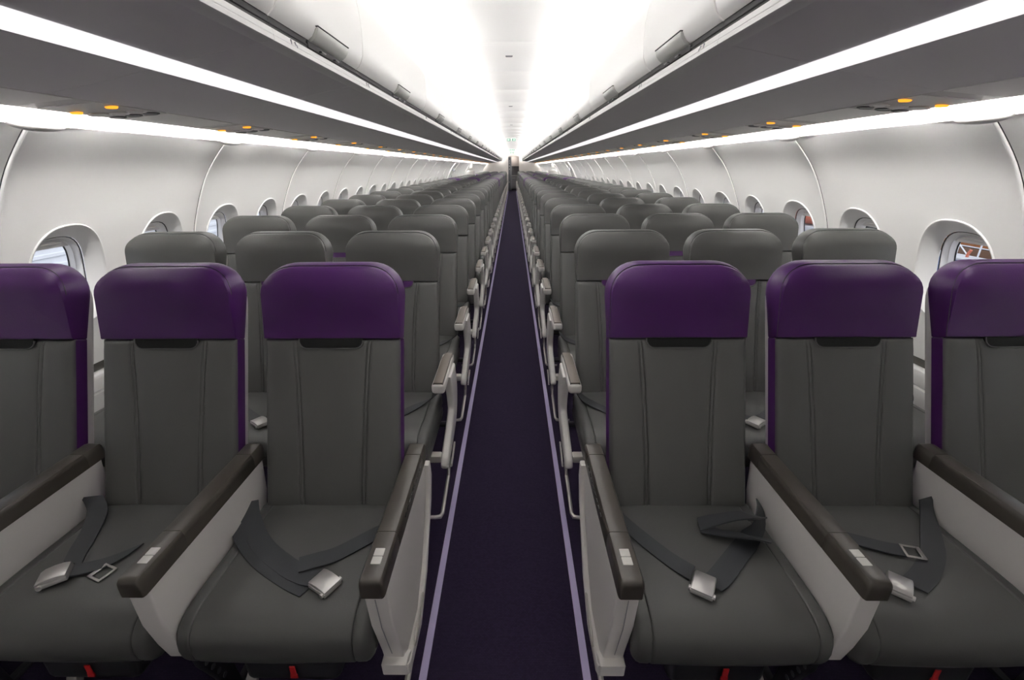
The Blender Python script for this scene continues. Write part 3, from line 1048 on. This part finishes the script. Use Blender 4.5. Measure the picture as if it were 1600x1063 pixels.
def ribbon(name, pts, hw, th=.0018, n=5):
    """belt webbing: pts = (centre, direction of the width)"""
    C = smooth_path([p[0] for p in pts], n)
    W = smooth_path([p[1] for p in pts], n)
    bm = bmesh.new()
    rows = []
    for i, (c, w_) in enumerate(zip(C, W)):
        w_ = w_.normalized()
        t = (C[min(i+1, len(C)-1)]-C[max(i-1, 0)]).normalized()
        nn = t.cross(w_).normalized()*th
        rows.append([c-w_*hw-nn, c+w_*hw-nn, c+w_*hw+nn, c-w_*hw+nn])
    a_rings(bm, rows)
    return fin(bm, name, 35)
def buckle_mesh():
    bm = bmesh.new()
    # lift-lever buckle: body, rounded lid, side cheeks
    a_box(bm, -.026, .026, -.031, .031, 0, .012, bev=.003)
    a_prism(bm, [(-.030, .011), (-.030, .016), (-.02, .0205), (.0, .0225), (.018, .021), (.030, .0165), (.031, .011)], 'x', -.0245, .0245, bev=.003)
    a_tube(bm, [(-.030, -.022, .008), (.030, -.022, .008)], .006, 8)
    return fin(bm, 'buckle', 35)
def tongue_mesh():
    bm = bmesh.new()
    for p in (((-.022, -.02), (-.016, .022)), ((.016, -.02), (.022, .022)), ((-.022, -.024), (.022, -.018)), ((-.022, .012), (.022, .022))):
        a_box(bm, p[0][0], p[1][0], p[0][1], p[1][1], 0, .003, bev=.001, seg=1)
    return fin(bm, 'belt_tongue')
BUCKLE, TONGUE = buckle_mesh(), tongue_mesh()
def V(*a):
    return Vector(a)

class N:                               # a part of a seat, with its own sub-parts
    def __init__(self, name, me, m, loc=(0, 0, 0), rot=None, label=None, kids=()):
        self.name, self.me, self.m, self.loc, self.rot, self.label, self.kids = name, me, m, loc, rot, label, list(kids)
def grow(nodes, parent):
    for n_ in nodes:
        o = link(n_.name, n_.me, n_.m, parent, n_.loc, n_.label)
        if n_.rot:
            o.rotation_euler = n_.rot
        grow(n_.kids, o)
def cp(me):                            # same shape, free to take another material
    return me.copy()
def two(fn, name, sharp=40):
    return {s: fin(mir(fn, s), name, sharp) for s in (-1, 1)}

HEAD = {'purple': cp(SM['head']), 'grey': cp(SM['head'])}
GUS = {'purple': cp(SM['gusset']), 'grey': cp(SM['gusset'])}
PATCH = {'dark': cp(SM['patch']), 'purple': cp(SM['patch'])}
A_CAP, A_SLIT = two(arm_cap, 'armrest_cap'), two(arm_slits, 'cap_slits')
A_BTN = [two(arm_buttons(i), 'button') for i in (0, 1)]
A_MID, A_AISLE, A_GROOVE = two(arm_body_mid, 'armrest_side'), two(arm_body_aisle, 'armrest_side'), two(arm_body_groove, 'front_groove')
A_SHIELD, A_BRACKET = two(arm_shield, 'shield'), two(arm_bracket, 'bracket')
B_BASE, B_PAD, B_EDGE, B_PLATE, B_MOUNT = two(arm2_base, 'armrest'), two(arm2_pad, 'armrest_pad'), two(arm2_edge, 'pad_edge'), two(frame_plate, 'shield'), two(frame_mount, 'mount')
B_MID = two(arm_mid_simple, 'armrest')
BAR, LEG, FOOT, HOLES, BEAM = two(bar, 'rail'), two(legs_mid, 'leg'), two(leg_foot, 'foot'), two(legs_holes, 'leg_holes'), two(beam, 'beam')
BRACE = two(brace, 'brace')
TAG_BM = bmesh.new()
a_box(TAG_BM, -.007, .007, -.0015, .0015, -.030, 0, bev=.0006, seg=1)
a_box(TAG_BM, -.009, .009, -.002, .002, -.042, -.029, bev=.0008, seg=1)
RED = fin(TAG_BM, 'red_tag')
POUCH = box_mesh('life_vest_pouch', -.12, .12, -.35, -.12, .19, .285, bev=.02, seg=3)
OFF_AISLE, OFF_OUT = .2564, .2536
YR = 1.08

# belts, written in cabin coordinates for the front row, moved into each seat's own frame
def belt_nodes(xc, yr, straps, buckle, tongue=None):
    out = []
    o = Vector((xc, yr, 0))
    for i, (pts, hw) in enumerate(straps):
        kids = []
        me = ribbon('seat_belt', [(Vector(c)-o, Vector(w_)) for c, w_ in pts], hw)
        if i == 0 and buckle:
            loc, rz, rx = buckle
            kids.append(N('buckle', BUCKLE, M['buckle'], Vector(loc)-o, (rx, 0, rz), 'silver lift-lever buckle'))
        if i == 1 and tongue:
            loc, rz = tongue
            kids.append(N('belt_tongue', TONGUE, M['steel'], Vector(loc)-o, (0, 0, rz), 'metal belt tongue'))
        out.append(N('seat_belt', me, M['belt'], kids=kids))
    return out
HB = .4415
FRONT_BELTS = {
    ('aisle', -1): dict(
        straps=[([((-.765, 1.06, .47), (1, .3, 0)), ((-.735, 1.01, .452), (1, .5, .05)), ((-.66, .925, HB), (.8, .8, 0)), ((-.56, .855, HB+.001), (.55, 1, 0)), ((-.50, .825, HB+.003), (.5, 1, 0)), ((-.462, .812, HB+.008), (.5, 1, 0))], .026),
                ([((-.300, 1.00, .450), (.1, 1, 0)), ((-.36, .965, HB), (-.5, 1, 0)), ((-.44, .895, HB+.002), (-.5, 1, 0)), ((-.485, .868, HB+.008), (-.4, 1, 0)), ((-.525, .852, HB+.008), (-.4, 1, 0))], .0245),
                ([((-.775, 1.04, .455), (.6, 1, .3)), ((-.74, .965, HB), (.9, .7, 0)), ((-.64, .875, HB-.001), (.7, 1, 0)), ((-.54, .815, HB), (.6, 1, 0)), ((-.475, .785, HB+.001), (.6, 1, 0))], .022)],
        buckle=((-.436, .797, HB+.002), math.radians(60), 0)),
    ('aisle', 1): dict(
        straps=[([((.735, 1.045, .485), (.5, 1, -.3)), ((.725, 1.005, .462), (1, .6, 0)), ((.68, .955, HB+.002), (1, -.5, 0)), ((.61, .89, HB+.001), (.9, -.7, 0)), ((.54, .825, HB+.002), (.8, -.8, 0)), ((.505, .80, HB+.006), (.8, -.8, 0))], .027),
                ([((.325, 1.035, .452), (.3, 1, 0)), ((.36, .985, HB), (.6, 1, 0)), ((.43, .885, HB), (.7, 1, 0)), ((.475, .835, HB+.004), (.7, 1, 0))], .0245),
                ([((.715, .995, .468), (.8, -.3, .5)), ((.685, .985, .492), (.5, -1, .35)), ((.635, .985, .487), (.1, -1, .35)), ((.585, .995, .462), (-.1, -1, .15)), ((.553, .995, .449), (-.2, -1, 0))], .025),
                ([((.553, .992, .447), (-.2, -1, 0)), ((.60, .955, .458), (.1, -1, .4)), ((.65, .925, .476), (.3, -1, .5)), ((.69, .925, .462), (.6, -.8, .4)), ((.70, .945, .450), (.9, -.5, .2))], .025)],
        buckle=((.486, .795, HB+.002), math.radians(-31), 0)),
    ('middle', -1): dict(
        straps=[([((-.99, .905, HB+.004), (.3, 1, 0)), ((-1.03, .865, HB+.003), (-.25, 1, 0)), ((-1.07, .842, HB+.006), (-.3, 1, 0)), ((-1.105, .828, HB+.012), (-.3, 1, 0))], .020),
                ([((-1.245, 1.07, .48), (1, .2, 0)), ((-1.205, 1.035, .458), (1, .1, 0)), ((-1.175, .97, HB+.001), (1, -.15, 0)), ((-1.145, .90, HB), (1, -.2, 0)), ((-1.125, .862, HB), (1, -.2, 0))], .029)],
        buckle=((-1.118, .812, HB+.006), math.radians(-62), math.radians(6)), tongue=((-1.02, .832, HB+.002), math.radians(70))),
    ('middle', 1): dict(
        straps=[([((1.245, 1.07, .48), (1, .3, 0)), ((1.225, 1.035, .458), (1, .3, 0)), ((1.185, .97, HB+.001), (1, -.1, 0)), ((1.13, .90, HB), (1, -.5, 0)), ((1.06, .84, HB), (.8, -.8, 0)), ((.995, .80, HB+.003), (.8, -.8, 0))], .027),
                ([((.90, .97, HB+.002), (.3, 1, 0)), ((.96, .945, HB+.003), (.25, 1, 0)), ((1.02, .915, HB+.006), (.25, 1, 0)), ((1.055, .903, HB+.008), (.25, 1, 0))], .021)],
        buckle=((.955, .795, HB+.002), math.radians(-40), 0), tongue=((1.075, .898, HB+.008), math.radians(-105))),
}
def plain_belt(s):
    def q(x, y_, z_):
        return (s*x, y_, z_)
    return belt_nodes(0, 0, [
        ([(q(-.225, -.045, .47), (0, 1, 0)), (q(-.19, -.09, .447), (-s*.5*-1*0+.4, 1, 0)), (q(-.115, -.17, HB), (s*.5, 1, 0)), (q(-.055, -.25, HB+.002), (s*.5, 1, 0)), (q(-.06, -.272, HB+.004), (s*.5, 1, 0))], .0235),
        ([(q(.225, -.045, .47), (0, 1, 0)), (q(.19, -.09, .447), (-s*.4, 1, 0)), (q(.09, -.165, HB), (-s*.5, 1, 0)), (q(0, -.235, HB), (-s*.5, 1, 0)), (q(-.035, -.262, HB+.003), (-s*.5, 1, 0))], .0235)],
        (q(-.052, -.285, HB+.003), s*math.radians(-55), 0))
PLAIN = {s: plain_belt(s) for s in (-1, 1)}

def seat_nodes(kind, pos, s, row):
    front = row == 1
    hc = 'purple' if kind == 'purple' else 'grey'
    pc = 'dark' if kind == 'purple' else 'purple'
    nodes = [
        N('seat_cushion', SM['cushion'], M['grey']),
        N('backrest', SM['back'], M['grey']),
        N('side_gusset', GUS[hc], M[hc], label='purple side band of the backrest' if hc == 'purple' else None),
        N('headrest', HEAD[hc], M[hc], label='purple leather headrest cover' if hc == 'purple' else 'grey leather headrest cover',
          kids=[N('piping', SM['piping'], M['dark'])]),
        N('trim_patch', PATCH[pc], M['slot_dark' if pc == 'dark' else 'purple'], label='black patch below the headrest' if pc == 'dark' else 'purple patch below the headrest',
          kids=[N('patch_edge', SM['patch_edge'], M['grey'])]),
        N('back_shell', SM['shell'], M['shell']),
        N('seat_beam', BEAM[s], M['legdark']),
    ]
    if pos == 'window':
        pass
    if front:
        if pos == 'aisle':
            nodes.append(N('armrest', A_AISLE[s], M['arm'], (-s*OFF_AISLE, 0, 0), kids=[
                N('cap', A_CAP[s], M['cap'], label='dark taupe armrest cap'), N('cap_slits', A_SLIT[s], M['dark']),
                N('button', A_BTN[0][s], M['button']), N('button', A_BTN[1][s], M['button']),
                N('front_groove', A_GROOVE[s], M['galmid']), N('shield', A_SHIELD[s], M['armlite'])]))
        if pos in ('aisle', 'middle'):
            nodes.append(N('armrest', A_MID[s], M['arm'], (s*OFF_OUT, 0, 0), kids=[
                N('cap', A_CAP[s], M['cap'], label='dark taupe armrest cap'), N('button', A_BTN[0][s], M['button']), N('button', A_BTN[1][s], M['button']),
                N('front_groove', A_GROOVE[s], M['galmid'])]))
            nodes.append(N('life_vest_pouch', POUCH, M['dark'], kids=[N('red_tag', RED, M['red'], (.012, -.358, .262), label='red pull tag')]))
        key = (pos, s)
        if key in FRONT_BELTS:
            b = FRONT_BELTS[key]
            i = {'aisle': 0, 'middle': 1}[pos]
            nodes += belt_nodes(s*(.5294+.508*i), YR, b['straps'], b['buckle'], b.get('tongue'))
    else:
        if pos == 'aisle':
            nodes.append(N('armrest', B_BASE[s], M['armlite'], (-s*OFF_AISLE, 0, 0), kids=[
                N('armrest_pad', B_PAD[s], M['pad'], label='taupe armrest pad'), N('pad_edge', B_EDGE[s], M['dark'])]))
            nodes.append(N('side_shield', B_PLATE[s], M['armlite'], (-s*OFF_AISLE, 0, 0), kids=[N('mount', B_MOUNT[s], M['alu'])]))
        if pos in ('aisle', 'middle') and row < 10:
            nodes.append(N('armrest', B_MID[s], M['shell'], (s*OFF_OUT, .02, 0)))
        if row <= 4:
            nodes += PLAIN[s]
    if pos == 'aisle':
        nodes.append(N('baggage_rail', BAR[s], M['alu'], (-s*OFF_AISLE, 0, 0)))
        if row < 10:
            nodes.append(N('bracket', A_BRACKET[s], M['alu'], (-s*OFF_AISLE, 0, 0)))
        nodes.append(N('leg', LEG[s], M['legdark'], (s*.2405, 0, 0), kids=[N('foot', FOOT[s], M['legdark'])]+([N('leg_hole', HOLES[s], M['galgrey'])] if front else [])))
    if pos == 'window':
        nodes.append(N('leg', LEG[s], M['legdark'], (-s*.10, 0, 0), kids=[N('foot', FOOT[s], M['legdark'])]))
    if front and pos != 'window':
        nodes.append(N('brace', BRACE[s], M['alu'], ((s*.125 if pos == 'aisle' else s*.09), -.315, .165), (0, s*math.radians(-22), 0)))
    return nodes

def build_rows():
    y_ = YR
    rows = []
    for r in range(1, 38):
        if r == 16:
            y_ += .26
        if r == 24:
            y_ += .58
        rows.append((r, y_))
        y_ += P_ROW
    return rows
ROWS = build_rows()
cache = {}
for r, y_ in ROWS:
    kind = 'purple' if r in (1, 16, 24) else 'grey'
    for s, side in SIDES:
        for i, pos in enumerate(('aisle', 'middle', 'window')):
            xc = s*(.5294+.508*i)
            if r == 1:
                lab = f'purple-topped grey {pos} seat left of the aisle in the front row' if s < 0 else f'purple-topped grey {pos} seat right of the aisle in the front row'
            elif r == 16:
                lab = f'purple-topped grey {pos} seat {side} of the aisle in the purple row midway back'
            elif r == 24:
                lab = f'purple-topped grey {pos} seat {side} of the aisle in the farthest purple row'
            elif r == 2:
                lab = f'grey leather {pos} seat {side} of the aisle directly behind the purple front row'
            elif r == 37:
                lab = f'grey leather {pos} seat {side} of the aisle in the last row before the bulkhead'
            elif r < 16:
                lab = f'grey leather {pos} seat {side} of the aisle, {nth(r-1)} row behind the purple front row'
            elif r < 24:
                lab = f'grey leather {pos} seat {side} of the aisle, {nth(r-16)} row behind the middle purple row'
            else:
                lab = f'grey leather {pos} seat {side} of the aisle, {nth(r-24)} row behind the farthest purple row'
            root = thing('airline_seat', (xc, y_, 0), lab, 'seat', f'{side} {pos} seats')
            band = 1 if r == 1 else (2 if r <= 4 else (5 if r < 10 else 10))
            key = (kind, pos, s, band)
            if key not in cache:
                cache[key] = seat_nodes(kind, pos, s, {1: 1, 2: 2, 5: 5, 10: 12}[band])
            grow(cache[key], root)

# ------------------------------------------------------------------ outside the windows: hangar
bm = bmesh.new()
a_box(bm, -40, 40, -30, 60, -3.6, -3.5)
o = link('hangar_floor', fin(bm, 'hf'), M['tarmac'])
o['kind'] = 'structure'
bm = bmesh.new()
a_box(bm, -9.2, -9.0, -6, 45, -3.5, 7)
for i in range(52):
    a_box(bm, -9.0, -8.97, -6, 45, -3.4+i*.2, -3.32+i*.2, bev=.012, seg=1)
tag(link('hangar_wall', fin(bm, 'hw'), M['hang']), 'pale ribbed hangar wall seen through the left windows', 'wall')
bm = bmesh.new()
a_box(bm, 12, 12.2, -6, 45, -3.5, 7)
tag(link('hangar_wall', fin(bm, 'hw2'), M['hang']), 'pale hangar wall far outside the right windows', 'wall')
# timber staging seen through the first right window
o = thing('timber_staging', (7.6, 7.2, -3.5), 'orange and brown timber staging outside the nearest right window', 'staging')
for i in range(9):
    bm = bmesh.new()
    a_box(bm, -.06, .06, -1.3, 1.3, 2.95+i*.17, 3.09+i*.17, bev=.01)
    link('plank', fin(bm, 'plank'), M['orange' if i % 3 else 'brown'], o)
bm = bmesh.new()
for q in (-1.25, 0, 1.25):
    a_box(bm, .06, .14, q-.05, q+.05, 0, 4.6)
link('post', fin(bm, 'posts'), M['brown'], o)
o = thing('scaffold', (7.1, 7.2, -3.5), 'white tube scaffold in front of the timber staging outside', 'scaffold')
for q in (-.9, -.35, .0, .45, .9):
    bm = bmesh.new()
    a_tube(bm, [(0, q, 0), (0, q, 4.4)], .011, 8)
    link('upright', fin(bm, 'up'), M['hang'], o)
for z_ in (3.55, 3.78, 4.0):
    bm = bmesh.new()
    a_tube(bm, [(0, -1, z_), (0, 1, z_)], .010, 8)
    link('crossbar', fin(bm, 'cb'), M['hang'], o)
bm = bmesh.new()
a_tube(bm, [(-.02, -.3, 3.5), (-.02, .35, 4.0)], .009, 8)
link('diagonal', fin(bm, 'dg'), M['hang'], o)
o = thing('blue_container', (6.06, 6.3, -3.5), 'blue container with a white top outside the nearest right window', 'container')
link('body', box_mesh('bc', -.14, .14, -1.0, .95, .05, 3.706, bev=.01), M['blue'], o)
link('lid', box_mesh('bl', -.15, .15, -1.03, .98, 3.706, 3.738, bev=.008), M['lid'], o)
bm = bmesh.new()
a_tube(bm, [(6.06, 5.98, .238), (6.06, 5.98, .28), (6.06, 5.955, .335)], .016, 8)
tag(link('orange_post', fin(bm, 'op'), M['coral']), 'short orange post standing on the blue container outside', 'post')
o = thing('lilac_crate', (7.2, 11.0, -3.5), 'lilac crate outside the third right window', 'crate')
link('body', box_mesh('lc', -.4, .4, -.8, .8, 0, 3.50, bev=.03), M['lilac'], o)
link('rim', box_mesh('lr', -.43, .43, -.83, .83, 3.48, 3.58, bev=.02), M['lid'], o)
bm = bmesh.new()
bmesh.ops.create_uvsphere(bm, u_segments=24, v_segments=14, radius=.5)
for v in bm.verts:
    v.co.z *= .42
tag(link('coral_sack', fin(bm, 'cs'), M['coral'], None, (7.2, 10.9, .285)), 'coral orange sack lying on the lilac crate outside', 'sack')
for i, (yy_, mk) in enumerate(((9.25, 'navy'), (8.98, 'dark'), (8.78, 'dark'))):
    o = link('equipment_box', box_mesh('eb', -.1, .1, -.09, .09, -.12, .12, bev=.01), M[mk], None, (7.0, yy_, .26))
    tag(o, ['navy equipment box outside the second right window', 'black equipment box beside the navy one outside the right windows', 'black equipment box nearest the front outside the right windows'][i], 'box')
tag(link('equipment_bench', box_mesh('ebn', -.3, .3, -.6, .6, 0, 3.64, bev=.02), M['hang'], None, (7.0, 9.05, -3.5)), 'white bench under the equipment boxes outside the right windows', 'bench')
